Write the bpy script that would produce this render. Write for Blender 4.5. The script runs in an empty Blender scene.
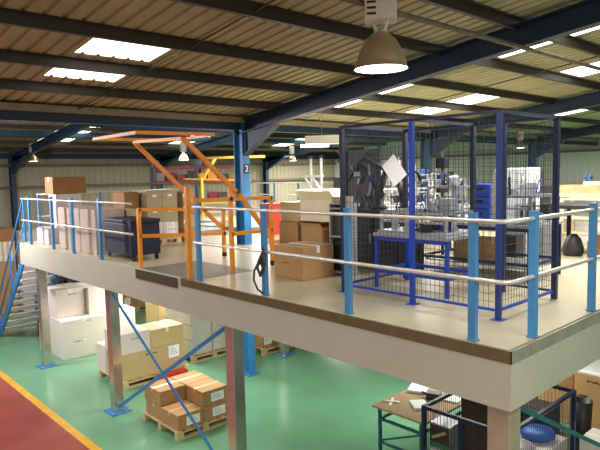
import bpy, math, random
from mathutils import Vector, Matrix
random.seed(7)
S = bpy.context.scene
COL = S.collection
PI = math.pi

# ------------------------------------------------------------------ camera
def make_camera():
    yaw, pitch, roll = 2.39734, -0.0881772, -0.022786
    f = Vector((math.cos(yaw)*math.cos(pitch), math.sin(yaw)*math.cos(pitch), math.sin(pitch)))
    r = Vector((math.sin(yaw), -math.cos(yaw), 0)); u = r.cross(f)
    c, s = math.cos(roll), math.sin(roll)
    R, U = r*c + u*s, u*c - r*s
    cam = bpy.data.cameras.new('camera'); o = bpy.data.objects.new('camera', cam); COL.objects.link(o)
    cam.sensor_width = 36; cam.lens = 577.3/600*36; cam.clip_start = .05; cam.clip_end = 200
    M = Matrix((R, U, -f)).transposed().to_4x4(); M.translation = Vector((2.2163, -4.3145, 1.4642))
    o.matrix_world = M; S.camera = o
make_camera()
# ------------------------------------------------------------------ world, lights, exposure
w = bpy.data.worlds.new('world'); S.world = w; w.use_nodes = True
w.node_tree.nodes['Background'].inputs[0].default_value = (1.0, .97, .85, 1)
w.node_tree.nodes['Background'].inputs[1].default_value = .30
S.view_settings.view_transform = 'Standard'; S.view_settings.look = 'None'
S.view_settings.exposure = 0.25; S.view_settings.gamma = 1
S.view_settings.use_curve_mapping = False
G = -2.83      # ground floor level (mezzanine deck is z = 0)
def area(name, loc, sx, sy, e, col=(1, .97, .90), rot=(0, 0, 0)):
    l = bpy.data.lights.new(name, 'AREA'); l.shape = 'RECTANGLE'; l.size = sx; l.size_y = sy; l.energy = e; l.color = col
    o = bpy.data.objects.new(name, l); COL.objects.link(o); o.location = loc; o.rotation_euler = rot
    return o
# rows of high-bay lamps out of view, over the hall; last one added fill
area('hall_light', (-2.5, -7.0, 2.9), 5, 2.5, 330)
area('hall_light', (3.2, -1.5, 3.3), 2.5, 5, 300)
area('hall_light', (-11.5, -4.5, 2.2), 4, 2.5, 70, (1, .95, .93))
pl_ = bpy.data.lights.new('high_bay_bulb', 'POINT'); pl_.energy = 680; pl_.shadow_soft_size = .25; pl_.color = (.96, .92, 1)
po_ = bpy.data.objects.new('high_bay_bulb', pl_); COL.objects.link(po_); po_.location = (-12.2, -1.7, 1.7)
area('hall_light', (-0.9, 4.6, 2.9), 2.5, 3, 280, (1, .98, .93))
area('hall_light', (-5.5, 6.0, 2.35), 2.5, 2.5, 290)
area('hall_light', (-7.6, -1.5, 2.4), 1.5, 1.5, 60)
area('hall_light', (-12.5, 7.5, 2.2), 4, 3, 300)
area('hall_light', (-3.0, 16.0, 2.3), 5, 3, 700)
area('hall_light', (-18.0, 10.0, 2.4), 3, 6, 230)
area('hall_light', (-20.2, 18.0, 2.45), 2.5, 4, 420)  # no lamp stands here, soft fill added to brighten the far wall
# battens fixed under the mezzanine deck
area('deck_underside_light', (-3.2, 4.2, -.62), 3, .3, 90)
area('deck_underside_light', (-10.5, 2.6, -.62), 3, .3, 135)
area('deck_underside_light', (-6.6, 1.8, -.62), .3, 2, 55)

# ------------------------------------------------------------------ materials
def new_mat(name):
    m = bpy.data.materials.new(name); m.use_nodes = True
    return m, m.node_tree, m.node_tree.nodes['Principled BSDF']
def srgb(c): return tuple(((x/255)/12.92 if x/255 <= .04045 else ((x/255+.055)/1.055)**2.4) for x in c)
def mat(name, c, rough=.6, metal=0., var=.12, scale=6., bump=0., bscale=40., spec=.5, alpha=1, coat=0):
    m, nt, b = new_mat(name); L = nt.links; N = nt.nodes
    tc = N.new('ShaderNodeTexCoord'); n = N.new('ShaderNodeTexNoise'); n.inputs['Scale'].default_value = scale; n.inputs['Detail'].default_value = 5
    L.new(tc.outputs['Object'], n.inputs['Vector'])
    cr = N.new('ShaderNodeValToRGB'); a = srgb(c)
    cr.color_ramp.elements[0].position = .3; cr.color_ramp.elements[1].position = .7
    cr.color_ramp.elements[0].color = (*[x*(1-var) for x in a], 1); cr.color_ramp.elements[1].color = (*[min(1, x*(1+var)) for x in a], 1)
    L.new(n.outputs[0], cr.inputs[0]); L.new(cr.outputs[0], b.inputs['Base Color'])
    b.inputs['Roughness'].default_value = rough; b.inputs['Metallic'].default_value = metal
    b.inputs['Specular IOR Level'].default_value = spec; b.inputs['Alpha'].default_value = alpha
    b.inputs['Coat Weight'].default_value = coat
    if bump:
        n2 = N.new('ShaderNodeTexNoise'); n2.inputs['Scale'].default_value = bscale; L.new(tc.outputs['Object'], n2.inputs['Vector'])
        bp = N.new('ShaderNodeBump'); bp.inputs['Strength'].default_value = bump; bp.inputs['Distance'].default_value = .01
        L.new(n2.outputs[0], bp.inputs['Height']); L.new(bp.outputs[0], b.inputs['Normal'])
    return m
def emit(name, c, e):
    m, nt, b = new_mat(name); b.inputs['Base Color'].default_value = (.8, .8, .8, 1)
    b.inputs['Emission Color'].default_value = (*c, 1); b.inputs['Emission Strength'].default_value = e
    return m
M = dict(
    rail_blue=mat('rail_blue', (70, 136, 188), .4, var=.06), cage_blue=mat('cage_blue', (26, 66, 176), .4, var=.06),
    cage_dark=mat('cage_dark', (30, 52, 118), .4, var=.06), navy=mat('navy', (22, 30, 70), .45, var=.08), teal=mat('teal', (32, 78, 100), .5, var=.08), steel_blue=mat('steel_blue', (50, 124, 184), .45, var=.08),
    frame_blue=mat('frame_blue', (30, 52, 76), .5, var=.08), teal_low=mat('teal_low', (34, 100, 108), .5),
    galv=mat('galv', (214, 210, 200), .38, .45, .1, 12), galv_pale=mat('galv_pale', (206, 202, 196), .22, .85, .1, 9), galv_dull=mat('galv_dull', (116, 108, 92), .6, .1, .15, 9),
    purlin=mat('purlin', (60, 56, 48), .5, .1, .15, 3), gutter=mat('gutter', (150, 144, 122), .6, .1, .1),
    roof=mat('roof', (170, 166, 130), .75, 0, .1, 1.2), roof2=mat('roof_far', (140, 132, 108), .8, 0, .1, 1.2),
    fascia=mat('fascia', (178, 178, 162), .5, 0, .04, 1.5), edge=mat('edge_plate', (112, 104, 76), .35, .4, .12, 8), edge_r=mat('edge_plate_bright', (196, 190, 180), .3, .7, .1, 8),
    checker=mat('checker', (150, 146, 136), .4, .5, .2, 60, .4, 60), dark_plate=mat('dark_plate', (78, 70, 56), .5, .3, .1),
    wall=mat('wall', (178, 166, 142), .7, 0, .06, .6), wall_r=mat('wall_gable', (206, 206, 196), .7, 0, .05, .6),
    orange=mat('orange', (232, 146, 40), .4, 0, .08), yellow=mat('yellow', (238, 196, 60), .4, 0, .06), red=mat('red', (196, 40, 34), .45, 0, .08), dkred=mat('dark_red', (128, 28, 34), .5),
    kraft=mat('kraft', (176, 136, 90), .8, 0, .07, 4), kraft_l=mat('kraft_light', (198, 172, 122), .8, 0, .06, 4), kraft_d=mat('kraft_dark', (150, 106, 66), .8, 0, .08, 4), kraft_g=mat('kraft_greyish', (176, 160, 130), .8, 0, .05, 4),
    white_box=mat('white_box', (218, 208, 200), .7, 0, .03, 4), white=mat('white_paint', (226, 226, 222), .4, 0, .03), cream=mat('cream', (222, 210, 176), .6, 0, .04), beige_box=mat('beige_box', (176, 160, 146), .8, 0, .04, 4),
    paper=mat('paper', (250, 250, 250), .7, 0, .02), khaki_metal=mat('khaki_metal', (164, 154, 130), .4, .12), tape=mat('tape', (206, 176, 128), .3, 0, .05), tape_w=mat('tape_white', (230, 226, 214), .4), ink=mat('ink', (34, 28, 28), .7),
    wood=mat('pallet_wood', (206, 178, 134), .8, 0, .15, 9), osb=mat('osb', (178, 150, 112), .8, 0, .25, 40), black=mat('black_plastic', (20, 20, 24), .5, 0, .1), dark=mat('dark_grey', (52, 50, 50), .5, 0, .15),
    grey=mat('grey', (128, 130, 132), .5, .1, .08), lgrey=mat('light_grey', (178, 180, 184), .4, .4, .08), alu=mat('aluminium', (200, 202, 206), .3, .8, .05), wire=mat('wire', (70, 74, 84), .4, .5, .1), wire_blue=mat('wire_blue', (44, 50, 104), .4, .2, .1),
    cartblue=mat('cart_blue', (16, 24, 50), .6, 0, .1), crate=mat('crate_blue', (44, 84, 206), .4, 0, .05), mesh_brown=mat('brown_board', (74, 52, 40), .8, 0, .2, 10),
    wrap=mat('stretch_wrap', (206, 200, 190), .3, 0, .06, 8, .5, 18), pinkwrap=mat('pink_wrap', (200, 190, 196), .35, 0, .08, 8, .4, 18), rope=mat('rope', (60, 58, 60), .8), reflector=mat('reflector', (196, 180, 148), .32, .75, .05),
    lampbox=mat('lamp_housing', (210, 204, 188), .5, .1, .05), tread=mat('tread', (226, 222, 214), .6, .1, .1), green_bit=mat('green_item', (60, 120, 70), .6), bluebag=mat('blue_bag', (60, 110, 200), .5, 0, .1),
    skylight=emit('skylight', (1, .98, .9), 2.6), bulb=emit('lamp_glow', (1, .97, .95), 14), tube=emit('tube_glow', (.95, .97, 1), 9))

def ground_mat():
    m, nt, b = new_mat('painted_floor'); N, L = nt.nodes, nt.links
    tc = N.new('ShaderNodeTexCoord'); sp = N.new('ShaderNodeSeparateXYZ'); L.new(tc.outputs['Object'], sp.inputs[0])
    n = N.new('ShaderNodeTexNoise'); n.inputs['Scale'].default_value = 1.3; n.inputs['Detail'].default_value = 6; L.new(tc.outputs['Object'], n.inputs['Vector'])
    nf = N.new('ShaderNodeTexNoise'); nf.inputs['Scale'].default_value = 9; nf.inputs['Detail'].default_value = 4; L.new(tc.outputs['Object'], nf.inputs['Vector'])
    def ramp(c1, c2, src):
        r = N.new('ShaderNodeValToRGB'); r.color_ramp.elements[0].position = .35; r.color_ramp.elements[1].position = .65
        r.color_ramp.elements[0].color = (*srgb(c1), 1); r.color_ramp.elements[1].color = (*srgb(c2), 1); L.new(src.outputs[0], r.inputs[0]); return r
    g = ramp((100, 150, 116), (108, 158, 124), n); rd = ramp((138, 66, 56), (150, 74, 62), n); ye = ramp((206, 156, 46), (222, 172, 62), nf)
    wob = N.new('ShaderNodeMath'); wob.operation = 'MULTIPLY_ADD'; L.new(nf.outputs[0], wob.inputs[0]); wob.inputs[1].default_value = .02; L.new(sp.outputs[1], wob.inputs[2])
    def less(v):
        k = N.new('ShaderNodeMath'); k.operation = 'LESS_THAN'; L.new(wob.outputs[0], k.inputs[0]); k.inputs[1].default_value = v; return k
    m1 = N.new('ShaderNodeMix'); m1.data_type = 'RGBA'; L.new(less(-.69).outputs[0], m1.inputs[0]); L.new(g.outputs[0], m1.inputs[6]); L.new(ye.outputs[0], m1.inputs[7])
    m2 = N.new('ShaderNodeMix'); m2.data_type = 'RGBA'; L.new(less(-.83).outputs[0], m2.inputs[0]); L.new(m1.outputs[2], m2.inputs[6]); L.new(rd.outputs[0], m2.inputs[7])
    L.new(m2.outputs[2], b.inputs['Base Color'])
    rr = N.new('ShaderNodeMapRange'); L.new(nf.outputs[0], rr.inputs[0]); rr.inputs[3].default_value = .15; rr.inputs[4].default_value = .28
    L.new(rr.outputs[0], b.inputs['Roughness'])
    bp = N.new('ShaderNodeBump'); bp.inputs['Strength'].default_value = .12; bp.inputs['Distance'].default_value = .02; L.new(n.outputs[0], bp.inputs['Height']); L.new(bp.outputs[0], b.inputs['Normal'])
    return m
M['ground'] = ground_mat()
M['deck'] = mat('deck_floor', (184, 174, 146), .32, 0, .07, 1.5, .08, 4)

# ------------------------------------------------------------------ mesh builder
class MB:
    def __init__(s): s.v = []; s.f = []; s.sm = []
    def quad(s, pts):
        i = len(s.v); s.v += [tuple(p) for p in pts]; s.f.append(tuple(range(i, i+len(pts)))); s.sm.append(False); return s
    def box(s, x0, x1, y0, y1, z0, z1, mtx=None):
        i = len(s.v)
        P = [(x0,y0,z0),(x1,y0,z0),(x1,y1,z0),(x0,y1,z0),(x0,y0,z1),(x1,y0,z1),(x1,y1,z1),(x0,y1,z1)]
        if mtx is not None: P = [tuple(mtx @ Vector(p)) for p in P]
        s.v += P
        for q in ((0,3,2,1),(4,5,6,7),(0,1,5,4),(1,2,6,5),(2,3,7,6),(3,0,4,7)): s.f.append(tuple(i+k for k in q)); s.sm.append(False)
        return s
    def bar(s, p, q, w, h=None, up=(0,0,1)):
        """rectangular bar from p to q, w across, h in the 'up' direction"""
        h = h or w; p, q = Vector(p), Vector(q); d = (q-p); L = d.length; d.normalize()
        u = Vector(up)
        if abs(d.dot(u)) > .98: u = Vector((1,0,0))
        x = d.cross(u).normalized(); u2 = x.cross(d)
        m = Matrix((x, u2, d)).transposed().to_4x4(); m.translation = p
        return s.box(-w/2, w/2, -h/2, h/2, 0, L, m)
    def tube(s, pts, r, n=8, r2=None, cap=True):
        pts = [Vector(p) for p in pts]; i0 = len(s.v); K = len(pts); prev = None
        for k, p in enumerate(pts):
            d = (pts[min(k+1, K-1)] - pts[max(k-1, 0)]).normalized()
            if prev is None:
                a = Vector((0,0,1)) if abs(d.z) < .9 else Vector((1,0,0)); x = d.cross(a).normalized()
            else: x = (prev - d*prev.dot(d)).normalized()
            prev = x; y = d.cross(x); rr = r if r2 is None else r + (r2-r)*k/(K-1)
            for j in range(n):
                t = 2*PI*j/n; s.v.append(tuple(p + x*math.cos(t)*rr + y*math.sin(t)*rr))
        for k in range(K-1):
            for j in range(n):
                a = i0+k*n+j; b = i0+k*n+(j+1)%n; s.f.append((a, b, b+n, a+n)); s.sm.append(True)
        if cap:
            s.f.append(tuple(i0+j for j in reversed(range(n)))); s.sm.append(False)
            s.f.append(tuple(i0+(K-1)*n+j for j in range(n))); s.sm.append(False)
        return s
    def lathe(s, prof, c=(0,0,0), n=24):
        i0 = len(s.v)
        for (r, z) in prof:
            for j in range(n):
                t = 2*PI*j/n; s.v.append((c[0]+r*math.cos(t), c[1]+r*math.sin(t), c[2]+z))
        for k in range(len(prof)-1):
            for j in range(n):
                a = i0+k*n+j; b = i0+k*n+(j+1)%n; s.f.append((a, b, b+n, a+n)); s.sm.append(True)
        return s
    def build(s, name, m, parent=None, loc=(0,0,0), rz=0, bevel=0):
        me = bpy.data.meshes.new(name); me.from_pydata(s.v, [], s.f); me.update()
        me.polygons.foreach_set('use_smooth', s.sm)
        me.materials.append(M[m] if isinstance(m, str) else m)
        o = bpy.data.objects.new(name, me); COL.objects.link(o); o.location = loc; o.rotation_euler = (0, 0, rz)
        if parent: o.parent = parent
        if bevel:
            b = o.modifiers.new('bevel', 'BEVEL'); b.width = bevel; b.segments = 2; b.limit_method = 'ANGLE'
        return o
def tag(o, label, cat, group=None, kind=None):
    o['label'] = label; o['category'] = cat
    if group: o['group'] = group
    if kind: o['kind'] = kind
    return o
def empty(name, loc, label, cat, rz=0, group=None):
    o = bpy.data.objects.new(name, None); COL.objects.link(o); o.location = loc; o.rotation_euler = (0,0,rz); o.empty_display_size = .1
    return tag(o, label, cat, group)
def struct(o): o['kind'] = 'structure'; return o
def children(o): return [c for c in COL.objects if c.parent == o]
def copy_tree(o, parent=None):
    c = o.copy(); COL.objects.link(c); c.parent = parent
    for ch in children(o): copy_tree(ch, c)
    return c

# ------------------------------------------------------------------ building shell
XL, YG = -23.35, 22.3
struct(MB().box(XL, 9, -13, YG, G-.2, G).build('floor', 'ground'))
SL = .118
def rb(x): return 3.22 + SL*x          # underside of the main rafters
def sheet(x0, z0, x1, z1, y0, y1, pitch=.2, depth=.026, th=.012):
    """box-profile roof sheet, ribs run from (x0,z0) to (x1,z1)"""
    mb = MB(); ys = []; n = int(round((y1-y0)/pitch))
    for i in range(n):
        y = y0+i*pitch
        ys += [(y, 0), (y+pitch*.34, 0), (y+pitch*.42, depth), (y+pitch*.58, depth), (y+pitch*.66, 0)]
    ys.append((y0+n*pitch, 0))
    for t in (0, th):
        i0 = len(mb.v)
        for (y, d) in ys: mb.v += [(x0, y, z0+d+t), (x1, y, z1+d+t)]
        for k in range(len(ys)-1):
            a = i0+2*k; mb.f.append((a, a+1, a+3, a+2)); mb.sm.append(False)
    return mb
X1 = 5.6
def soffit(x): return 3.455 + .13 + SL*x
# sky-lights are whole sheets in the roof
def strips(y0, y1, sky):
    out = []; y = y0
    for (a, b) in sky:
        if a > y: out.append((y, a, False))
        out.append((a, b, True)); y = b
    if y < y1: out.append((y, y1, False))
    return out
wn = [0]
def roof_main():
    k = 0
    panels = {-1.42: [(-6.0, -5.2), (-4.92, -4.05)], 3.5: [(-6.3, -5.4), (-5.1, -4.05), (-2.6, -.75)], 6.9: [(-6.2, -5.35), (-5.1, -4.1), (-2.6, -1.45)], 11.9: [(-5.3, -4.1), (-2.6, -1.4)], 17.1: [(-5.3, -4.1)]}
    for (a, b, sky) in strips(-10.3, YG, [(-1.42, -.42), (3.5, 4.75), (6.9, 7.95), (11.9, 12.9), (17.1, 18.1)]):
        if not sky:
            k += 1; o = sheet(-7.75, soffit(-7.75), X1, soffit(X1), a, b, (b-a)/max(1, round((b-a)/.2))).build('ceiling', 'roof'); struct(o)
        else:
            e = -7.75
            for (p, q) in panels[a]:
                wn[0] += 1
                struct(sheet(e, soffit(e), p, soffit(p), a, b, .2).build('ceiling', 'roof'))
                struct(sheet(p, soffit(p), q, soffit(q), a, b, .2).build('window_%d' % wn[0], 'skylight')); e = q
            struct(sheet(e, soffit(e), X1, soffit(X1), a, b, .2).build('ceiling', 'roof'))
roof_main()
# far nave: valley at x=-7.75, ridge at x=-15.4, eaves at the left wall
VZ = soffit(-7.75); RX, RZ = -15.4, soffit(-7.75)+.118*7.65
EZ = RZ - .118*(RX-XL)
struct(sheet(RX, RZ, -7.75, VZ, -10.3, YG, .2).build('ceiling', 'roof2'))
for (a, b, sky) in strips(-10.3, YG, [(3.4, 4.5), (9.0, 10.0), (15.0, 16.0)]):
    if sky:
        wn[0] += 1; struct(sheet(-20.8, EZ+.118*(-20.8-XL), -16.6, EZ+.118*(-16.6-XL), a, b, .2).build('window_%d' % wn[0], 'skylight'))
        struct(sheet(XL, EZ, -20.8, EZ+.118*(-20.8-XL), a, b, .2).build('ceiling', 'roof2')); struct(sheet(-16.6, EZ+.118*(-16.6-XL), RX, RZ, a, b, .2).build('ceiling', 'roof2'))
    else: struct(sheet(XL, EZ, RX, RZ, a, b, (b-a)/max(1, round((b-a)/.2))).build('ceiling', 'roof2'))
# walls with vertical cladding
def cladding(p, q, z0, z1, nrm, pitch=.3, depth=.03):
    p, q, nrm = Vector(p), Vector(q), Vector(nrm); L = (q-p).length; d = (q-p)/L; n = int(L/pitch); mb = MB(); pr = []
    for i in range(n):
        s = i*pitch; pr += [(s, 0), (s+pitch*.6, 0), (s+pitch*.68, depth), (s+pitch*.92, depth)]
    pr.append((L, 0))
    for t in (0, -.1):
        i0 = len(mb.v)
        for (s, dd) in pr:
            b = p+d*s+nrm*((dd if t == 0 else 0)+t); mb.v += [(b.x, b.y, z0), (b.x, b.y, z1)]
        for k in range(len(pr)-1): a = i0+2*k; mb.f.append((a, a+2, a+3, a+1)); mb.sm.append(False)
    return mb
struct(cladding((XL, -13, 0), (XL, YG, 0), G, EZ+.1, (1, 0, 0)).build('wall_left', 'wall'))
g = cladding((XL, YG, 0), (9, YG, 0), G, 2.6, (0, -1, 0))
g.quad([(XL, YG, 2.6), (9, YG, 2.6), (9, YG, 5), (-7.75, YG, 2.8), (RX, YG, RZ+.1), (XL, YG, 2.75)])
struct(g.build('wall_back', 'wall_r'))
tn = [0]
def trim(mb, m):
    tn[0] += 1; return struct(mb.build('trim_%d' % tn[0], m))
for z in (1.1, 2.0): trim(MB().box(XL+.04, XL+.2, -12.9, YG-.05, z, z+.12), 'galv_dull')
trim(MB().box(-22.9, 8.9, YG-.2, YG-.04, 2.15, 2.25), 'galv_dull'); trim(MB().box(-22.9, 8.9, YG-.2, YG-.04, .6, .7), 'galv_dull')

# I section between two points
def isec(p, q, depth, width, up=(0, 0, 1), tf=.02, tw=.014):
    p, q = Vector(p), Vector(q); d = (q-p); L = d.length; d.normalize(); u = Vector(up); x = d.cross(u).normalized(); u2 = x.cross(d)
    m = Matrix((x, u2, d)).transposed().to_4x4(); m.translation = p
    mb = MB(); mb.box(-width/2, width/2, -depth/2, -depth/2+tf, 0, L, m); mb.box(-width/2, width/2, depth/2-tf, depth/2, 0, L, m)
    mb.box(-tw/2, tw/2, -depth/2+tf, depth/2-tf, 0, L, m); return mb
FY = (-3.7, 3.1, 9.75, 16.4)
RD = .30
for y in FY:
    a = isec((-7.55, y, rb(-7.55)+RD/2), (X1, y, rb(X1)+RD/2), RD, .18)
    trim(a, 'frame_blue')
    # far nave rafters (two slopes)
    e = isec((-7.65, y, 2.32+.15), (RX, y, RZ-.36), RD, .18); e2 = isec((RX, y, RZ-.36), (-22.9, y, EZ-.33), RD, .18)
    e.f += [tuple(i+len(e.v) for i in f) for f in e2.f]; e.sm += e2.sm; e.v += e2.v
    trim(e, 'frame_blue')
# haunches (triangular stiffened brackets) at column heads
def haunch(x, y, s, z0, drop, run, zt):
    mb = MB()
    A, B, C_ = (x, z0-drop), (x+s*run, zt-.02), (x, zt)
    for yy in (y-.007, y+.007): mb.quad([(A[0], yy, A[1]), (B[0], yy, B[1]), (C_[0], yy, C_[1])])
    mb.bar((A[0], y, A[1]), (B[0], y, B[1]), .16, .018, up=(0, 0, 1)); return mb
for y in FY:
    trim(haunch(-7.44, y, 1, 2.3, .42, 1.0, rb(-6.6)), 'frame_blue')
    trim(haunch(-22.86, y, 1, 2.6, .85, 1.6, EZ-.2), 'frame_blue')
# purlins (Z sections), with cleats, resting on the rafters
def purlin(x, zb, y0, y1, h=.13, wdt=.06):
    mb = MB(); mb.box(x-.004, x+.004, y0, y1, zb, zb+h); mb.box(x-wdt, x, y0, y1, zb, zb+.006); mb.box(x, x+wdt, y0, y1, zb+h-.006, zb+h)
    mb.box(x-wdt, x-wdt+.005, y0, y1, zb, zb+.025); return mb
for i in range(9):
    x = -6.35 + i*1.2 + (.0 if i < 3 else .05)
    trim(purlin(x, 3.455+SL*x, -10.2, YG-.05), 'purlin')
for i in range(5):
    x = -22.3+i*1.45; trim(purlin(x, EZ+.118*(x-XL)-.13, -10.2, YG-.05), 'purlin')
for i in range(5):
    x = -8.9-i*1.45; trim(purlin(x, VZ+.118*(-7.75-x)-.13, -10.2, YG-.05), 'purlin')
trim(MB().box(-23.25, -22.85, -10.2, YG-.05, 2.35, 2.55), 'frame_blue')
# anti-sag rods between purlins
for y in (-.38, 6.1, 13.0):
    trim(MB().tube([(-7.6, y, 3.455+SL*-7.6+.05), (X1, y, 3.455+SL*X1+.05)], .012, 6), 'purlin')
# valley beam + pale valley gutter
trim(MB().box(-7.68, -7.5, -10.2, YG-.05, 2.40, 2.545), 'frame_blue')
trim(MB().box(-7.9, -7.44, -10.2, YG-.05, 2.55, 2.665), 'gutter')
trim(MB().box(-19.08, -18.92, -10.2, YG-.3, 2.98, 3.14), 'teal')
# conduit hung under the rafters
trim(MB().tube([(-1.33, -8, 2.99), (-1.33, 3.1, 2.99), (-1.33, 12, 2.99)], .03, 8), 'galv_dull')

# columns
def column(x, y, z0, z1, label, m='steel_blue', dep=.30, wid=.18, sign=False, group=None):
    t = empty('steel_column', (x, y, z0), label, 'column', 0, group)
    mb = isec((0, 0, .02), (0, 0, z1-z0), dep, wid, up=(1, 0, 0)); mb.build('shaft', m, t)
    MB().box(-dep/2-.06, dep/2+.06, -wid/2-.06, wid/2+.06, 0, .02).build('base_plate', m, t)
    if sign:
        sg = MB().box(dep/2, dep/2+.012, -.07, .07, 0, .2).build('number_sign', 'navy', t); sg.location = (0, 0, 1.5-z0)
        c = bpy.data.curves.new('digit', 'FONT'); c.body = '2'; c.size = .18; c.extrude = .002; c.align_x = 'CENTER'
        d = bpy.data.objects.new('digit', c); COL.objects.link(d); d.parent = sg; d.data.materials.append(M['paper'])
        d.rotation_euler = (PI/2, 0, PI/2); d.location = (dep/2+.014, 0, .04)
    return t
column(-7.6, 3.1, G, 2.62, 'blue steel roof column passing up through the deck beside the orange gate', sign=True)
column(-7.6, 9.75, G, 2.62, 'dark teal roof column seen behind the middle of the mesh cage', 'teal')
column(-7.6, 16.4, G, 2.62, 'teal roof column behind the white cabinet at the right of the cage', 'teal')
column(-23.04, 3.1, G, 2.6, 'blue roof column against the cladding wall at the far left', 'frame_blue')
column(-23.04, 9.75, G, 2.6, 'blue roof column against the far wall behind the stacked pallet cartons', 'frame_blue')
column(-23.04, 16.4, G, 2.6, 'dark blue roof column against the far wall just right of the near blue column', 'frame_blue')

# ------------------------------------------------------------------ mezzanine
d = MB(); d.box(-12.2, -.02, .02, 12, -.1, 0); d.box(-19, -12.2, 4.6, 12, -.1, 0)
struct(d.build('floor_mezzanine', 'deck'))
f = MB(); f.box(-12.22, .02, -.02, .02, -.5, -.1)
f.box(-12.22, -5.02, -.02, .02, -.1, .005)
struct(f.build('trim_front_fascia', 'fascia'))
f = MB(); f.box(-.02, .02, .02, 12, -.5, -.1); struct(f.build('trim_right_fascia', 'fascia'))
f = MB(); f.box(-12.24, -12.2, .02, 4.6, -.5, .005); f.box(-19.02, -12.2, 4.58, 4.6, -.5, .005); struct(f.build('trim_left_fascia', 'fascia'))
struct(MB().box(-12.2, -.03, .03, 12, -.16, -.104).build('ceiling_under_deck', 'fascia'))
f = MB(); f.box(-5.0, .028, -.028, -.02, -.1, .004); struct(f.build('trim_front_edge', 'edge'))
f = MB()
for a, b in ((-.028, .30), (.303, 1.5), (1.503, 3.0), (3.003, 6), (6.003, 12)): f.box(.02, .028, a, b, -.1, .004)
struct(f.build('trim_right_edge', 'edge_r'))
# underside beams
f = MB()
for x in (-11.4, -7.74, -4.0): f.box(x-.06, x+.06, .05, 11.9, -.42, -.17)
struct(f.build('trim_deck_beams', 'fascia'))
tag(MB().box(-6.38, -5.1, -.034, -.021, -.15, -.004).build('infill_plate', 'dark_plate'), 'dark grey-brown plate fixed to the deck edge under the orange gate', 'plate')
# checker plate in front of the gate
def diamond_plate():
    mb = MB(); mb.box(-6.34, -4.72, .0, 1.12, .0015, .003)
    for i in range(40):
        for j in range(27):
            x = -6.32+i*.04; y = .03+j*.04; s = .014 if (i+j) % 2 else -.014
            mb.bar((x-abs(s), y-s*.5, .0035), (x+abs(s), y+s*.5, .0035), .006, .003)
    return mb
tag(diamond_plate().build('checker_plate', 'checker'), 'grey checker plate laid on the deck inside the orange gate', 'plate')
def mezz_column(x, y, w_, label, m='galv_pale'):
    t = empty('mezzanine_column', (x, y, G), label, 'column')
    MB().box(-w_/2, w_/2, -w_/2, w_/2, .015, -.5-G).build('shaft', m, t, bevel=.008)
    b = MB().box(-w_/2-.1, w_/2+.1, -w_/2-.1, w_/2+.1, 0, .015).build('base_plate', 'steel_blue', t)
    for sx in (-1, 1):
        for sy in (-1, 1): MB().tube([(sx*(w_/2+.06), sy*(w_/2+.06), .015), (sx*(w_/2+.06), sy*(w_/2+.06), .04)], .014, 6).build('bolt', 'galv', b)
    return t
mezz_column(-11.4, .16, .18, 'pale square mezzanine column at the far left beside the stairs')
mezz_column(-7.74, .16, .18, 'grey square mezzanine column with bracing rods beside the white cartons')
mezz_column(-4.0, .16, .18, 'grey square mezzanine column in the middle of the front edge')
mezz_column(-.12, .14, .2, 'pale square column under the front corner of the mezzanine', 'khaki_metal')
mezz_column(-8.0, 4.5, .16, 'pale column standing under the deck behind the blue roof column')
mezz_column(-.12, 4.4, .18, 'pale column under the right edge of the mezzanine', 'fascia')
def rod(p, q, label, w_=.05, m='steel_blue'):
    tag(MB().bar(p, q, w_, .012, up=(0, -1, 0)).build('bracing_bar', m), label, 'brace')
rod((-7.62, .09, -.56), (-4.1, .09, G+.12), 'blue bracing bar falling from the column by the white cartons to lower right', .06)
rod((-7.62, .13, G+.12), (-4.1, .13, -.56), 'blue bracing bar rising to the right behind the near carton pallet', .06)
tag(MB().bar((-.12, .28, -.56), (-.12, 4.3, G+.15), .045, .012, up=(1, 0, 0)).build('bracing_bar', 'teal_low'), 'teal bracing bar falling right from the corner column over the wire pen', 'brace')

# ------------------------------------------------------------------ guard rails
def post(x, y, z0, t, h=1.1, m='rail_blue', w_=.07, d_=.05):
    p = MB(); p.box(-w_/2, w_/2, -d_/2, d_/2, 0, h); p.box(-w_/2-.012, w_/2+.012, -d_/2-.005, d_/2+.012, 0, .008)
    return p.build('post', m, t, (x, y, z0))
def arc(c, r, a0, a1, z, n=6): return [(c[0]+r*math.cos(a0+(a1-a0)*i/n), c[1]+r*math.sin(a0+(a1-a0)*i/n), z) for i in range(n+1)]
t = empty('guard_rail', (0, 0, 0), 'blue posted guard rail with galvanised tubes around the front corner of the deck', 'railing')
for x in (-.37, -1.81, -3.18, -4.63): post(x, .06, .005, t)
for y in (.50, 1.80, 3.2, 4.6): post(-.05, y, .005, t, w_=.06, d_=.07)
for nm, z in (('top_rail', 1.04), ('mid_rail', .54)):
    pts = [(-4.72, .045, z), (-.16, .045, z)] + arc((-.14, .145), .1, -PI/2, 0, z) + [(-.04, .3, z), (-.04, 5, z)]
    MB().tube(pts, .019, 10).build(nm, 'galv', t)
t = empty('guard_rail', (-9.5, .05, 0), 'blue posted guard rail on the deck edge left of the orange gate', 'railing')
for x in (-7.84, -9.11, -10.2, -11.6): post(x+9.5, 0, .005, t)
for nm, z in (('top_rail', 1.04), ('mid_rail', .54)):
    MB().tube([(-12.1+9.5, -.015, z), (-6.55+9.5, -.015, z)], .02, 8).build(nm, 'galv', t)
t = empty('guard_rail', (-12.12, 2, 0), 'blue posted guard rail along the far left end of the deck above the stairs', 'railing')
for y in (.44, 1.2, 1.95, 2.8, 3.9): post(0, y-2, .005, t, 1.12, w_=.05)
for nm, z in (('top_rail', 1.12), ('mid_rail', .6)):
    MB().tube([(0, -1.6, z), (0, 2.5, z)], .02, 8).build(nm, 'galv', t)
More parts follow.
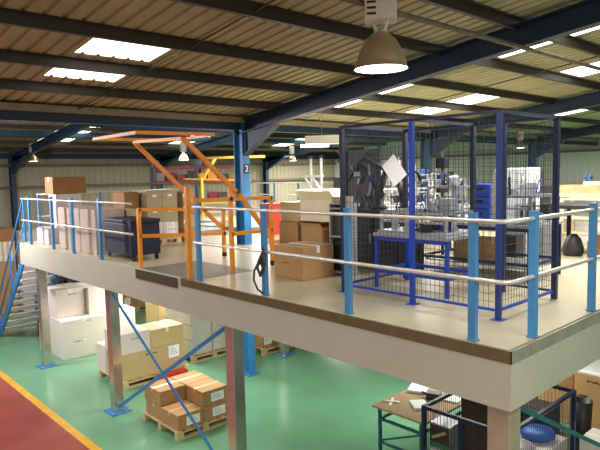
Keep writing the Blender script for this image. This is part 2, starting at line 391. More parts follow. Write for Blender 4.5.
t = empty('guard_rail', (-16, 11.9, 0), 'thin pale blue guard rail at the back of the deck before the far wall', 'railing')
for x in (-18.8, -17.0, -15.45, -14.05, -12.6): post(x+16, 0, .002, t, 1.1)
for nm, z in (('top_rail', 1.1), ('mid_rail', .6)):
    MB().tube([(-2.9, 0, z), (3.6, 0, z)], .022, 8).build(nm, 'galv', t)

# stairs at the left end, going down along -x
def stairs():
    t = empty('staircase', (-12.24, .66, G), 'blue steel staircase with pale treads down from the left end of the deck', 'stairs')
    n = 13; H = -G; run = 2.75
    for sy, nm in ((-.5, 'stringer'), (.5, 'stringer')):
        MB().bar((0, sy, H-.12), (-run, sy, .06), .04, .2, up=(0, 0, 1)).build(nm, 'steel_blue', t)
    for i in range(n-1):
        z = H*(i+1)/n; x = -run*(1-(i+1)/n)
        tr = MB(); tr.box(x-.25, x+.0, -.475, .475, z-.05, z); tr = tr.build('tread', 'tread', t)
    for sy in (-.5, .5):
        pts = [(-.02, sy, H+1.04), (-.15, sy, H+1.0), (-run-.02, sy, 1.0), (-run-.1, sy, .9), (-run-.1, sy, .5)]
        MB().tube(pts, .022, 8).build('handrail', 'steel_blue', t)
        MB().tube([(-.1, sy, H+.5), (-run-.05, sy, .52)], .018, 8).build('mid_rail', 'steel_blue', t)
        for k in (0, .5, 1):
            x = -.1-(run-.15)*k; z = H*(1-k)
            MB().box(x-.025, x+.025, sy-.02, sy+.02, max(0, z-.15), z+1.0-(.0 if k else .02)).build('newel_post', 'steel_blue', t)
stairs()

# ------------------------------------------------------------------ orange pallet gate
def orange_gate():
    t = empty('pallet_gate', (-5.45, .65, .006), 'orange tubular up-and-over pallet gate with its raised half overhead', 'gate')
    def P(nm, segs, w_=.055):
        mb = MB()
        for p, q in segs: mb.bar([p[0]+5.45, p[1]-.65, p[2]-.006], [q[0]+5.45, q[1]-.65, q[2]-.006], w_)
        return mb.build(nm, 'orange', t)
    L, R, yf, yb = -6.38, -4.9, .07, 1.62
    P('front_post', [((R, yf, .006), (R, yf, 1.32))], .06)
    sf = P('side_frame', [((R, .82, .006), (R, .82, 1.36)), ((R, yb, .08), (R, yb, 1.12)), ((R, .15, 1.12), (R, yb, 1.10)), ((R, .82, .58), (R, yb, .58))])
    MB().box(-.03, .03, -.03, .03, 0, .075).build('rubber_foot', 'black', sf, (R+5.45, yb-.65, 0))
    sf = P('side_frame', [((L, yf, .006), (L, yf, .97)), ((L, 1.72, .08), (L, 1.72, .9)), ((L, yf, .95), (L, 1.78, .86)), ((L, yf, .52), (L, 1.78, .42)), ((L, 1.3, .88), (L, 1.72, .5))])
    MB().box(-.03, .03, -.03, .03, 0, .075).build('rubber_foot', 'black', sf, (L+5.45, 1.72-.65, 0))
    P('pivot_arm', [((L, .05, 2.03), (L, 1.12, 1.05))], .06)
    P('pivot_arm', [((R, .04, 2.0), (R, 1.01, 1.15)), ((R, 1.01, 1.15), (R, 1.60, .45))], .06)
    P('raised_frame', [((L, -.60, 2.06), (L, .8, 2.08)), ((R, -.65, 2.06), (R, .56, 2.07)), ((L, -.60, 2.06), (R, -.65, 2.06)), ((L, .05, 2.03), (R, .04, 2.0)), ((L, .8, 2.08), (R, .56, 2.07))], .045)
    for X in (L, R):
        MB().tube([(X+5.45-.045, .95-.65, 1.2), (X+5.45+.045, .95-.65, 1.2)], .03, 10).build('pivot_bolt', 'dark', t)
orange_gate()
def yellow_gate():
    t = empty('pallet_gate', (-13.6, 6.0, 0), 'yellow pallet gate at the back of the deck left of the near blue column', 'gate')
    def P(nm, segs, w_=.07):
        mb = MB()
        for p, q in segs: mb.bar(p, q, w_)
        return mb.build(nm, 'yellow', t)
    P('front_post', [((0, 0, 0), (0, 0, 1.42))]); P('rear_post', [((1.5, .6, 0), (1.5, .6, 1.1))])
    P('side_rail', [((-.9, -.1, 1.38), (1.7, .65, 1.3))], .05); P('lower_rail', [((0, 0, .6), (1.5, .6, .6))], .05)
    P('pivot_arm', [((.0, .05, 1.4), (.5, .2, 2.0))]); P('raised_frame', [((.2, -.1, 2.03), (2.6, .5, 2.0))])
yellow_gate()
# ------------------------------------------------------------------ blue mesh cage
CX, CY, CB, CH = -.56, .85, 2.1, 2.0
def mesh_panel(mb, p, q, z0, z1, sx=.055, sz=.075, r=.0017):
    p, q = Vector(p), Vector(q); L = (q-p).length; d = (q-p)/L; n = max(1, int(L/sx))
    for i in range(1, n):
        a = p+d*(i*L/n); mb.bar((a.x, a.y, z0), (a.x, a.y, z1), 2*r)
    k = int((z1-z0)/sz)
    for j in range(1, k): z = z0+j*(z1-z0)/k; mb.bar((p.x, p.y, z), (q.x, q.y, z), 2*r)
def cage():
    t = empty('mesh_cage', (CX, CY, 0), 'tall blue posted wire mesh machine cage on the deck behind the guard rail', 'cage')
    xs = [0, -1.02, -2.05]
    for x, m in ((0, 'cage_dark'), (-1.02, 'cage_blue'), (-2.05, 'navy')):
        MB().box(x-.024, x+.024, -.024, .024, 0, CH).build('post', m, t)
    D = CB-CY
    for x in (0, -.62, -1.02, -2.05): MB().box(x-.028, x+.028, D-.028, D+.028, 0, CH).build('post', 'navy', t)
    for a, b in ((0, -1.02), (-1.02, -2.05)):
        p = MB(); mesh_panel(p, (a-.03, -.032, 0), (b+.03, -.032, 0), .1, CH-.04); pn = p.build('mesh_panel', 'wire', t)
        fr = MB(); fr.box(b+.03, a-.03, -.02, .005, .08, .105); fr.build('panel_frame', 'cage_blue', pn)
        p = MB(); mesh_panel(p, (a-.03, D, 0), (b+.03, D, 0), .1, CH-.04, .1, .1); pn = p.build('mesh_panel', 'wire', t)
        fr = MB(); fr.box(b+.03, a-.03, D-.01, D+.01, .08, .105); fr.build('panel_frame', 'navy', pn)
    for x in (0, -2.05):
        p = MB(); mesh_panel(p, (x, .03, 0), (x, D-.03, 0), .1, CH-.04); pn = p.build('mesh_panel', 'wire', t)
        fr = MB(); fr.box(x-.012, x+.012, .03, D-.03, .08, .11); fr.build('panel_frame', 'cage_blue', pn)
    for y in (0, D): MB().box(-2.08, .03, y-.018, y+.018, CH, CH+.03).build('top_rail', 'navy', t)
    for x in (0, -1.02, -2.05): MB().box(x-.018, x+.018, .018, D-.018, CH, CH+.03).build('top_rail', 'navy', t)
    for x in xs: MB().box(x-.06, x+.06, -.06, .06, 0, .006).build('foot_plate', 'cage_blue', t)
cage()
# white square notice hung as a diamond on the cage mesh
sg = MB().box(-.125, .125, -.002, .002, -.125, .125).build('notice', 'paper', None, (-1.79, CY-.04, 1.48)); sg.rotation_euler = (0, math.radians(52), 0)
sg.scale = (1.15, 1, .85)
tag(sg, 'blank white notice hung askew on the cage mesh left of its middle post', 'sign')

# ------------------------------------------------------------------ cartons
def scribble(parent, w_, face, seed, m='ink'):
    rr = random.Random(seed); mb = MB(); n = 7
    for i in range(n):
        a = -w_/2+w_*i/n; h = w_*.1*rr.uniform(.5, 1.2); z = rr.uniform(-.1, .1)*w_*.2
        mb.box(a, a+w_/n*.75, -.0012, 0, z-h*.5, z+h*.5)
    return mb
def carton(x0, x1, y0, y1, z0, z1, label, m='kraft', group=None, tape='tape', lab=None, mark=None, tape_axis='x', rz=0, cat='carton', seam=True):
    """lab / mark: list of (face, u, z, w, h) with face '+x' or '-y'"""
    cx, cy = (x0+x1)/2, (y0+y1)/2; X, Y, H = (x1-x0)/2, (y1-y0)/2, z1-z0
    o = MB().box(-X, X, -Y, Y, 0, H).build('carton', m, None, (cx, cy, z0), rz, bevel=.006); tag(o, label, cat, group)
    if tape:
        t = MB(); w_ = .03
        if tape_axis == 'x':
            t.box(-X-.001, X+.001, -w_, w_, H, H+.0015); t.box(X, X+.0015, -w_, w_, H-min(.1, H*.3), H+.001)
        else:
            t.box(-w_, w_, -Y-.001, Y+.001, H, H+.0015); t.box(-w_, w_, -Y-.0015, -Y, H-min(.1, H*.3), H+.001)
        t.build('tape', tape, o)
    def place(ob, face, u, z):
        ob.location = (X+.001, u, z) if face == '+x' else (u, -Y-.001, z)
        ob.rotation_euler = (0, 0, PI/2 if face == '+x' else 0)
    for (face, u, z, w_, h) in (lab or []):
        l = MB().box(-w_/2, w_/2, -.002, 0, -h/2, h/2).build('paper_label', 'paper', o); place(l, face, u, z)
        ll = MB()
        for k in range(4): ll.box(-w_*.38, w_*(.1+.08*k), -.003, -.002, h*(.3-.17*k), h*(.3-.17*k)+h*.035)
        ll.build('print_lines', 'grey', l)
    for (face, u, z, w_) in (mark or []):
        l = scribble(o, w_, face, hash((round(cx, 1), round(z, 2))) % 999).build('printed_mark', 'ink', o); place(l, face, u, z)
    return o
def pallet(x0, x1, y0, y1, z, label, group='wooden pallets on the ground floor', along='x'):
    X, Y = (x1-x0)/2, (y1-y0)/2; t = empty('wooden_pallet', ((x0+x1)/2, (y0+y1)/2, z), label, 'pallet', 0, group)
    n = 7
    for i in range(n):
        a = -Y + (2*Y-.1)*i/(n-1); MB().box(-X, X, a, a+.1, .125, .145).build('deck_board', 'wood', t)
    for a in (-X, -.05, X-.1):
        MB().box(a, a+.1, -Y, Y, .102, .124).build('stringer_board', 'wood', t)
        MB().box(a, a+.1, -Y, Y, 0, .02).build('bottom_board', 'wood', t)
        for b in (-Y, -.06, Y-.12): MB().box(a, a+.1, b, b+.12, .021, .101).build('block', 'wood', t)
    return t
PZ = .146
# near pallet, 2 x 2 cartons
pallet(-7.05, -5.85, .3, 1.4, G, 'low wooden pallet in front carrying brown cartons with one upper place empty', None)
z1 = G+PZ; hh = .255
xa, xb, xc = -6.98, -6.42, -5.88; ya, yb_, yc = .34, .83, 1.35
g = 'brown cartons on the near pallet'
cl = [('+x', .03, .13, .2, .14)]
for (a, b, c_, e, k, lb, mk) in (
    (xa+.01, xb-.005, ya, yb_-.005, 0, 'brown carton at the left front of the near pallet, lower layer', [('-y', .15, .13, .12)]),
    (xb+.0, xc, ya-.01, yb_-.01, 0, 'brown carton at the near corner of the near pallet with nothing stacked on it', []),
    (xa+.01, xb-.005, yb_, yc, 0, 'brown carton hidden low at the back of the near pallet', []),
    (xb, xc, yb_, yc, 0, 'brown carton with white label at the right of the near pallet, lower layer', []),
    (xa, xb-.01, ya-.01, yb_-.01, 1, 'brown carton with a dark printed edge on the upper left of the near pallet', []),
    (xa+.01, xb-.01, yb_+.01, yc, 1, 'brown carton at the back of the upper layer on the near pallet', []),
    (xb, xc-.01, yb_-.0, yc-.02, 1, 'brown carton with white label at the right of the near pallet, upper layer', [])):
    isx = b > -6.1
    carton(a, b, c_, e, z1+k*(hh+.003), z1+k*(hh+.003)+hh, lb, 'kraft', g, lab=[('+x', .05, .12, .26, .15)] if isx else None,
           mark=[('+x', -.2, .17, .07), ('+x', -.2, .08, .07)] if b > -6.5 and not (k == 0 and not isx) else None, tape_axis='y')
# second pallet: long carton with white and brown cartons on it
pallet(-9.85, -8.65, .72, 2.25, G, 'wooden pallet under the long brown carton and a white carton', None)
carton(-9.45, -8.7, .74, 2.22, z1, z1+.55, 'long light brown carton with white sheet taped on, lying on the second pallet', 'kraft_l', None, lab=[('+x', .45, .38, .26, .26)], mark=[('+x', -.08, .45, .28)], tape=None)
carton(-9.45, -8.68, .72, 1.375, z1+.551, z1+.98, 'white strapped carton on top of the long brown carton', 'white_box', None, tape=None, mark=[('+x', .02, .3, .22)])
carton(-9.35, -8.72, 1.4, 2.2, z1+.552, z1+.93, 'light brown taped carton beside the white one on the long carton', 'kraft_l', None, tape='tape_w')
carton(-9.95, -9.47, .74, 1.3, z1, z1+.3, 'small white boxed item at the left rear of the second pallet', 'white_box', None, tape='tape')
carton(-9.95, -9.47, .74, 1.3, z1+.301, z1+.58, 'small white box on top of another left of the long brown carton', 'white_box', None, tape='tape')
# red hand pallet truck forks
t = empty('pallet_truck', (-8.45, 1.75, G), 'low dark red pallet truck head between the two carton pallets', 'pallet truck', math.radians(90))
MB().box(-.35, .3, -.1, .1, .08, .17).build('fork', 'red', t); MB().tube([(.2, -.05, .05), (.2, .05, .05)], .05, 12).build('wheel', 'black', t); MB().tube([(-.25, -.05, .05), (-.25, .05, .05)], .05, 12).build('wheel', 'black', t)
# white carton stack left
g = 'big white cartons beside the left column'
carton(-12.35, -11.47, .58, 1.66, G+.002, G+.46, 'big white carton at the bottom of the stack behind the left columns', 'white_box', g, tape='tape_w', mark=[('+x', -.2, .4, .2)])
carton(-12.35, -11.47, .58, 1.66, G+.463, G+.93, 'big white carton with ledge on the middle of the stack behind the left columns', 'white_box', g, tape='tape_w', mark=[('+x', .1, .4, .14)])
carton(-12.75, -11.9, .62, 1.33, G+.933, G+1.62, 'square white carton with small dark print on top of the white stack', 'white_box', g, tape='tape_w', mark=[('+x', .05, .55, .22)])
carton(-12.75, -11.75, 1.36, 2.25, G+.933, G+1.6, 'bright white carton on top of the stack nearer the braced column', 'white_box', g, tape='tape_w', mark=[('+x', .35, .5, .1)])
carton(-12.6, -11.6, 1.7, 2.5, G+.002, G+.93, 'tall white carton behind the braced column', 'white_box', g, tape='tape_w')
carton(-12.85, -12.38, .5, 1.3, G+.002, G+.7, 'narrow white carton beside the foot of the stairs', 'white_box', g, tape=None)
g = 'goods stacked beyond the stairs'
for i, (x0, x1, y0, y1, z0, z1_, m, lb) in enumerate(((-18.6, -17.8, .6, 1.5, .002, .85, 'kraft', 'brown carton at the bottom of the stack beyond the stairs'), (-18.6, -17.8, .6, 1.5, .855, 1.7, 'kraft', 'brown carton second up in the stack beyond the stairs'),
    (-18.6, -17.8, .5, 1.5, 1.705, 2.35, 'wood', 'crate of pale wooden slats on the brown cartons beyond the stairs'), (-18.8, -17.8, .5, 1.5, 2.355, 2.75, 'kraft_d', 'flat brown cover on top of the slatted crate beyond the stairs'),
    (-18.6, -17.6, 1.6, 2.7, .002, 1.4, 'pinkwrap', 'large pinkish wrapped block beyond the stairs'), (-18.6, -17.6, 1.6, 2.7, 1.405, 2.6, 'wrap', 'pale wrapped block on the pinkish one beyond the stairs'))):
    o = carton(x0, x1, y0, y1, G+z0, G+z1_, lb, m, g, tape=None, cat='crate' if m == 'wood' else 'carton')
    if m == 'wood':
        b = MB()
        for k in range(6): b.box(.401, .412, -.48+.16*k, -.40+.16*k, .02, .62)
        b.build('slats', 'tread', o)
# black stillage under deck
t = empty('stillage', (-13.9, 2.0, G), 'dark metal stillage stacked behind the white cartons', 'stillage')
MB().box(-.5, .5, -.5, .5, .1, 1.3).build('lower_bin', 'dark', t)
for k in range(5): MB().box(-.55, .55, -.6, .6, 1.35+k*.18, 1.42+k*.18).build('slat_tray', 'dark', t)
p = MB()
for sx in (-.52, .52):
    for sy in (-.57, .57): p.box(sx-.03, sx+.03, sy-.03, sy+.03, 0, 2.15)
p.build('corner_posts', 'black', t)
# pallet 3 far cartons
pallet(-15.7, -14.85, 3.55, 4.85, G, 'distant wooden pallet with two brown labelled cartons', None)
carton(-15.6, -14.9, 3.6, 4.18, z1, z1+.42, 'distant brown labelled carton on the left of the far pallet', 'kraft', 'distant cartons', lab=[('+x', 0, .22, .2, .22)])
carton(-15.6, -14.9, 4.2, 4.8, z1, z1+.42, 'distant brown labelled carton on the right of the far pallet', 'kraft', 'distant cartons', lab=[('+x', 0, .22, .2, .22)])
# wrapped pallets
pallet(-10.3, -9.05, 2.6, 3.85, G, 'wooden pallet under the tall white wrapped stack', None)
for i, (a, b) in enumerate(((2.62, 3.2), (3.22, 3.82))):
    o = MB().box(-10.25+9.68, -9.1+9.68, a-(a+b)/2, b-(a+b)/2, 0, 1.45).build('wrapped_stack', 'wrap', None, (-9.68, (a+b)/2, z1), bevel=.03)
    tag(o, ('left' if i == 0 else 'right') + ' of the two tall white film-wrapped blocks on the pallet behind the bracing', 'wrapped goods')
    for k in range(3): MB().box(-.578, .578, -(b-a)/2-.003, (b-a)/2+.003, .36+.36*k, .372+.36*k).build('layer_seam', 'galv_dull', o)
carton(-11.4, -10.7, 2.7, 3.3, G+.002, G+1.1, 'plain brown carton standing left of the white wrapped stack', 'kraft_l', None)
pallet(-9.2, -8.3, 4.1, 5.3, G, 'wooden pallet with small white and brown boxes behind the blue column', None)
g = 'small boxes behind the blue column'
wh = 0
for k in range(3):
    for i in range(3):
        wh += 1
        pos = ('left', 'middle', 'right')[i]; lev = ('bottom', 'middle', 'top')[k]
        carton(-9.1, -8.4, 4.14+.38*i, 4.5+.38*i, z1+k*.34, z1+k*.34+.335, '%s brown box of the %s layer on the pallet behind the blue column' % (pos, lev), 'kraft', g, tape=None, lab=[('+x', 0, .17, .24, .2)])
pallet(-10.3, -9.4, 5.9, 7.2, G, 'low wooden pallet with dark goods at the back under the deck', None)
carton(-10.2, -9.5, 6.0, 7.1, z1, z1+.4, 'dark brown carton on the low pallet at the back under the deck', 'kraft_d', None)

# ------------------------------------------------------------------ goods on the deck, left
def low(name, mb, m, label, cat, loc=(0,0,0), group=None, bevel=0): return tag(mb.build(name, m, None, loc, bevel=bevel), label, cat, group)
g = 'tall beige cartons behind the left rail'
carton(-10.4, -9.78, .25, .85, .002, .87, 'tall beige carton on the left behind the rail posts', 'beige_box', g, tape=None)
carton(-9.76, -9.25, .25, .85, .002, .88, 'tall beige carton in the middle behind the rail posts', 'beige_box', g, tape=None)
carton(-9.23, -8.5, .25, .85, .002, .87, 'tall beige carton on the right beside the dark blue bin', 'beige_box', g, tape=None, mark=[('-y', .1, .4, .2)])
carton(-11.95, -11.2, .3, 1.25, .002, .36, 'low pinkish wrapped box at the left end of the deck', 'pinkwrap', None, tape=None)
carton(-11.9, -11.45, .6, 1.2, .37, 1.12, 'pinkish wrapped block on the low one, under the brown carton at the left end', 'pinkwrap', None, tape=None)
carton(-11.95, -11.45, .55, 1.33, 1.13, 1.52, 'brown carton with white tape resting high on the wrapped stack', 'kraft_d', None, tape='tape_w', tape_axis='y')
# dark blue wheeled bin
t = empty('wheeled_bin', (-7.65, .56, 0), 'dark blue plastic wheeled bin beside the orange gate', 'bin')
b = MB(); X, Y = .55, .28
b.box(-X, X, -Y, Y, .1, .66); b.build('tub', 'cartblue', t, bevel=.015)
MB().box(-X-.012, X+.012, -Y-.012, Y+.012, .665, .73).build('rim', 'cartblue', t, bevel=.015)
for sx in (-.5, .5):
    for sy in (-.22, .22):
        c = MB().tube([(sx, sy-.02, .05), (sx, sy+.02, .05)], .05, 12).build('castor', 'black', t)
carton(-8.95, -8.3, .9, 1.12, .002, .84, 'pale greenish carton standing between the beige cartons and the dark blue bin', 'kraft_g', None, tape=None)
# pallet stack of cartons on deck
pallet(-9.75, -8.98, 1.55, 2.4, .002, 'wooden pallet on the deck under the stacked cartons behind the gate', None)
g = 'stacked cartons on the deck pallet'
for k, (h0, h1) in enumerate(((.15, .32), (.322, .49), (.492, .83), (.832, 1.17))):
    for i in range(2):
        lev = ('bottom', 'second', 'third', 'top')[k]; pos = ('left', 'right')[i]
        m = ('white_box', 'white_box', 'kraft_g', 'kraft_g')[k]
        carton(-9.62, -9.02, 1.62+.37*i, 1.985+.37*i, h0, h1, '%s carton of the %s layer on the deck pallet behind the gate' % (pos, lev), m, g, tape=None,
               lab=[('+x', 0, (h1-h0)*.5, .2, .13)] if k < 2 else [('+x', 0, (h1-h0)*.7, .1, .05)])
carton(-9.75, -9.2, 1.2, 1.53, .002, 1.16, 'darker brown tall carton at the left of the deck pallet', 'kraft_d', None, tape=None)
for k in range(4):
    carton(-9.6, -9.1, 2.55, 2.85, .002+k*.3, .3+k*.3, '%s box of the narrow pile right of the deck pallet cartons' % ('bottom', 'second', 'third', 'top')[k], 'kraft_g' if k % 2 else 'kraft', 'narrow pile of boxes', tape=None, lab=[('+x', -.1, .15, .1, .08)])
# flat grey cartons on the deck behind the gate
g = 'flat pale packs lying behind the gate'
for i, (x, y) in enumerate(((-10.6, 4.0), (-11.6, 4.9), (-12.8, 5.9), (-10.2, 5.1))):
    carton(x-.5, x+.5, y-.35, y+.35, .002, .10, ('pale flat pack lying nearest behind the orange gate', 'pale flat pack second from the orange gate', 'pale flat pack farthest back toward the racking', 'pale flat pack lying close to the blue column')[i], 'lgrey', g, tape=None, cat='flat pack')
# red framed rack far
def rack():
    t = empty('pallet_rack', (-16.9, 8.0, .0), 'dark racking with red frames and orange goods behind the stacked deck cartons', 'racking', math.radians(45))
    for x in (-1.7, 0, 1.7):
        for y in (-.4, .4): MB().box(x-.05, x+.05, y-.05, y+.05, 0, 2.1).build('upright', 'frame_blue', t)
    for z in (.5, 1.2, 1.75):
        for y in (-.4, .4): MB().box(-1.7, 1.7, y-.04, y+.04, z, z+.09).build('beam', 'dkred' if z > 1 else 'dark', t)
        MB().box(-1.7, 1.7, -.38, .38, z+.09, z+.11).build('shelf', 'dark', t)
    return t
rack()
rr = random.Random(3)
u = Vector((math.cos(PI/4), math.sin(PI/4), 0)); nn = Vector((-u.y, u.x, 0))
words = ['first', 'second', 'third', 'fourth', 'fifth', 'sixth', 'seventh', 'eighth']
for zi, z in enumerate((.612, 1.312)):
    for i in range(8):
        c0 = Vector((-16.9, 8.0, 0))+u*(-1.4+.4*i)
        o = MB().box(-.16, .16, -.25, .25, 0, rr.uniform(.2, .4)).build('stored_box', rr.choice(['orange', 'dkred', 'dkred', 'grey', 'dark', 'dark', 'kraft_d']), None, (c0.x, c0.y, z), PI/4)
        tag(o, '%s box from the left on the %s shelf of the far racking' % (words[i], ('lower', 'upper')[zi]), 'box', 'boxes on the far racking')
# red bin and cartons behind the gate
t = low('red_bin', MB().box(-.22, .22, -.2, .2, 0, .72), 'red', 'bright red upright bin behind the right leg of the orange gate', 'bin', (-8.72, 4.85, .002), bevel=.02)
MB().box(-.24, .24, -.22, .22, .722, .76).build('rim', 'red', t)
g = 'open cartons piled behind the gate'
def open_carton(x0, x1, y0, y1, z0, z1, label, m='kraft', flap=.22, rz=0):
    cx, cy = (x0+x1)/2, (y0+y1)/2; X, Y, H = (x1-x0)/2, (y1-y0)/2, z1-z0; tt = .008; b = MB()
    b.box(-X, X, -Y, Y, 0, .01); b.box(-X, X, -Y, -Y+tt, .011, H); b.box(-X, X, Y-tt, Y, .011, H); b.box(-X, -X+tt, -Y+tt, Y-tt, .011, H); b.box(X-tt, X, -Y+tt, Y-tt, .011, H)
    o = b.build('open_carton', m, None, (cx, cy, z0), rz); tag(o, label, 'carton', g)
    for (p, q, d_) in (((-X, -Y, H), (X, -Y, H), (0, -.6, .8)), ((-X, Y, H), (X, Y, H), (0, .5, .85)), ((X, -Y, H), (X, Y, H), (.8, 0, -.5)), ((-X, -Y, H), (-X, Y, H), (-.6, 0, .8))):
        p, q, d_ = Vector(p), Vector(q), Vector(d_).normalized()*flap; n_ = (q-p).cross(d_).normalized()*.004
        f_ = MB(); P = [p, q, q+d_, p+d_]; i = 0
        f_.v = [tuple(v-n_) for v in P]+[tuple(v+n_) for v in P]; f_.f = [(0,1,2,3),(7,6,5,4),(0,4,5,1),(1,5,6,2),(2,6,7,3),(3,7,4,0)]; f_.sm = [False]*6
        f_.build('flap', m, o)
    return o
open_carton(-6.5, -5.5, 3.72, 4.5, .51, .95, 'big open cream carton lit from above on the pile before the machine', 'cream')
carton(-7.15, -6.56, 3.75, 4.5, .473, .88, 'pale carton left of the big open cream carton', 'kraft_l', g, tape=None)
carton(-7.15, -6.56, 3.7, 4.5, .002, .47, 'brown carton at the bottom left of the open carton pile', 'kraft', g, tape=None)
open_carton(-6.45, -5.85, 3.7, 4.3, .002, .40, 'brown open carton at the bottom of the pile with dark inside', 'kraft', .09)
carton(-5.7, -5.2, 3.75, 4.3, .002, .50, 'brown carton at the bottom right of the open carton pile', 'kraft', g, tape=None)
carton(-4.1, -3.5, .98, 1.59, .003, .46, 'large brown carton standing on the deck behind the rail', 'kraft', None, tape='tape_w', mark=[('-y', -.05, .22, .13), ('+x', .1, .22, .05)])
# grey shelf cabinet
t = empty('shelf_cabinet', (-3.44, 1.74, 0), 'grey steel shelf cabinet with open front standing left of the cage', 'cabinet')
b = MB(); b.box(-.15, -.135, -.13, .13, 0, 1.02); b.box(.135, .15, -.13, .13, 0, 1.02); b.box(-.135, .135, .11, .13, 0, 1.02); b.build('body', 'lgrey', t)
for z in (.04, .55, .95): MB().box(-.134, .134, -.13, .109, z, z+.025).build('shelf', 'lgrey', t)
MB().box(-.12, .12, -.09, .1, .066, .5).build('dark_insert', 'black', t); MB().box(-.12, .12, -.09, .1, .576, .9).build('dark_insert', 'dark', t)
MB().box(-.15, .15, -.13, .13, 1.022, 1.04).build('top', 'lgrey', t)
carton(-3.57, -3.32, 1.64, 1.85, 1.046, 1.13, 'small greyish carton on top of the grey shelf cabinet', 'kraft_g', None, tape=None)

# ------------------------------------------------------------------ machinery
def table(x0, x1, y0, y1, z, label, top='alu', leg='cage_blue', th=.04, lw=.04, apron=True):
    t = empty('work_table', ((x0+x1)/2, (y0+y1)/2, 0.002), label, 'table'); X, Y = (x1-x0)/2, (y1-y0)/2
    MB().box(-X, X, -Y, Y, z-th, z).build('table_top', top, t, bevel=.004)
    for sx in (-1, 1):
        for sy in (-1, 1):
            MB().box(sx*(X-.03)-lw/2, sx*(X-.03)+lw/2, sy*(Y-.03)-lw/2, sy*(Y-.03)+lw/2, 0, z-th).build('leg', leg, t)
    if apron:
        r = MB(); r.box(-X+.05, X-.05, -Y+.015, -Y+.045, z-th-.05, z-th); r.box(-X+.05, X-.05, -Y+.015, -Y+.045, .2, .24); r.box(X-.045, X-.015, -Y+.05, Y-.05, .2, .24); r.box(-X+.015, -X+.045, -Y+.05, Y-.05, .2, .24)
        r.box(-X+.05, X-.05, Y-.045, Y-.015, .2, .24)
        r.build('stretcher', leg, t)
    return t
table(-2.52, -1.42, 1.3, 2.0, .70, 'blue legged work table inside the mesh cage')
table(-2.85, -1.15, 2.75, 3.7, .74, 'blue legged bench carrying machinery behind the mesh cage', 'lgrey', 'navy')
MB().box(-.78, .78, -.4, .4, .155, .175).build('lower_shelf', 'lgrey', [o for o in COL.objects if o.name.startswith('work_table') and o['label'].startswith('blue legged bench')][0])
table(-5.6, -3.6, 4.75, 5.6, .80, 'white bench with machinery behind the cage at the left', 'white', 'navy')
def machine(x0, x1, y0, y1, z, seed, label, h=.55, n=26):
    """assembly fixture: profile frame, linear rails, cylinders, motors and hoses"""
    rr = random.Random(seed); cx, cy = (x0+x1)/2, (y0+y1)/2; X, Y = (x1-x0)/2, (y1-y0)/2
    t = empty('assembly_machine', (cx, cy, z), label, 'machine')
    MB().box(-X, X, -Y, Y, 0, .035).build('bed', 'lgrey', t, bevel=.004)
    fr = MB()
    for sx in (-1, 1):
        for sy in (-1, 1): fr.box(sx*(X-.04)-.018, sx*(X-.04)+.018, sy*(Y-.04)-.018, sy*(Y-.04)+.018, .035, h)
    for sy in (-1, 1): fr.box(-X+.04, X-.04, sy*(Y-.04)-.018, sy*(Y-.04)+.018, h-.036, h); fr.box(-X+.04, X-.04, sy*(Y-.04)-.018, sy*(Y-.04)+.018, h*.5, h*.5+.03)
    for sx in (-1, 1): fr.box(sx*(X-.04)-.018, sx*(X-.04)+.018, -Y+.04, Y-.04, h-.036, h)
    fr.build('profile_frame', 'alu', t)
    for i in range(n):
        px, py = rr.uniform(-X*.85, X*.85), rr.uniform(-Y*.8, Y*.8); k = rr.random(); pz = .036 if rr.random() < .6 else h+.001
        m = rr.choice(['black', 'alu', 'lgrey', 'dark', 'alu', 'black', 'crate', 'lgrey'])
        a = rr.uniform(0, PI)
        if k < .45:
            s = rr.uniform(.03, .09); b = MB().box(-s, s, -s*.6, s*.6, 0, rr.uniform(.06, .22)); b.box(-s*.6, s*.6, -s*.9, -s*.6, .01, .05); o = b.build('actuator', m, t, (px, py, pz), a, bevel=.004)
        elif k < .75:
            L = rr.uniform(.1, .28); b = MB().tube([(0, 0, 0), (0, 0, L)], rr.uniform(.012, .03), 10); b.tube([(0, 0, L), (0, 0, L+.07)], .007, 8); b.box(-.035, .035, -.03, .03, 0, .03); b.build('cylinder', m, t, (px, py, pz), a)
        else:
            L = rr.uniform(.12, .3); q = [(0, 0, 0), (.02, .02, L*.7), (.08*rr.uniform(-1, 1), .1, L), (.16*rr.uniform(-1, 1), .05, L*.6), (.1*rr.uniform(-1, 1), .1, .01)]
            pts = []
            for j in range(13):
                u_ = j/12; P = [Vector(v) for v in q]
                while len(P) > 1: P = [P[m_]*(1-u_)+P[m_+1]*u_ for m_ in range(len(P)-1)]
                pts.append(P[0])
            MB().tube(pts, .007, 6).build('hose', rr.choice(['black', 'lgrey', 'black', 'crate']), t, (px, py, pz))
    return t
machine(-2.48, -1.46, 1.34, 1.96, .703, 5, 'metal assembly fixture with cylinders and hoses on the table inside the cage', .28, 30)
machine(-2.82, -2.28, 2.85, 3.6, .743, 11, 'taller aluminium framed assembly machine behind the cage, left half of the bench', .5, 26)
machine(-1.66, -1.18, 2.85, 3.55, .743, 17, 'aluminium framed machine behind the cage, right half of the bench', .38, 24)
machine(-5.5, -4.5, 4.85, 5.5, .803, 23, 'dark cluttered machine on the white bench behind the cage', .6, 30)
machine(-4.5, -3.7, 4.85, 5.5, .803, 29, 'grey framed machine at the right end of the white bench behind the cage', .5, 26)
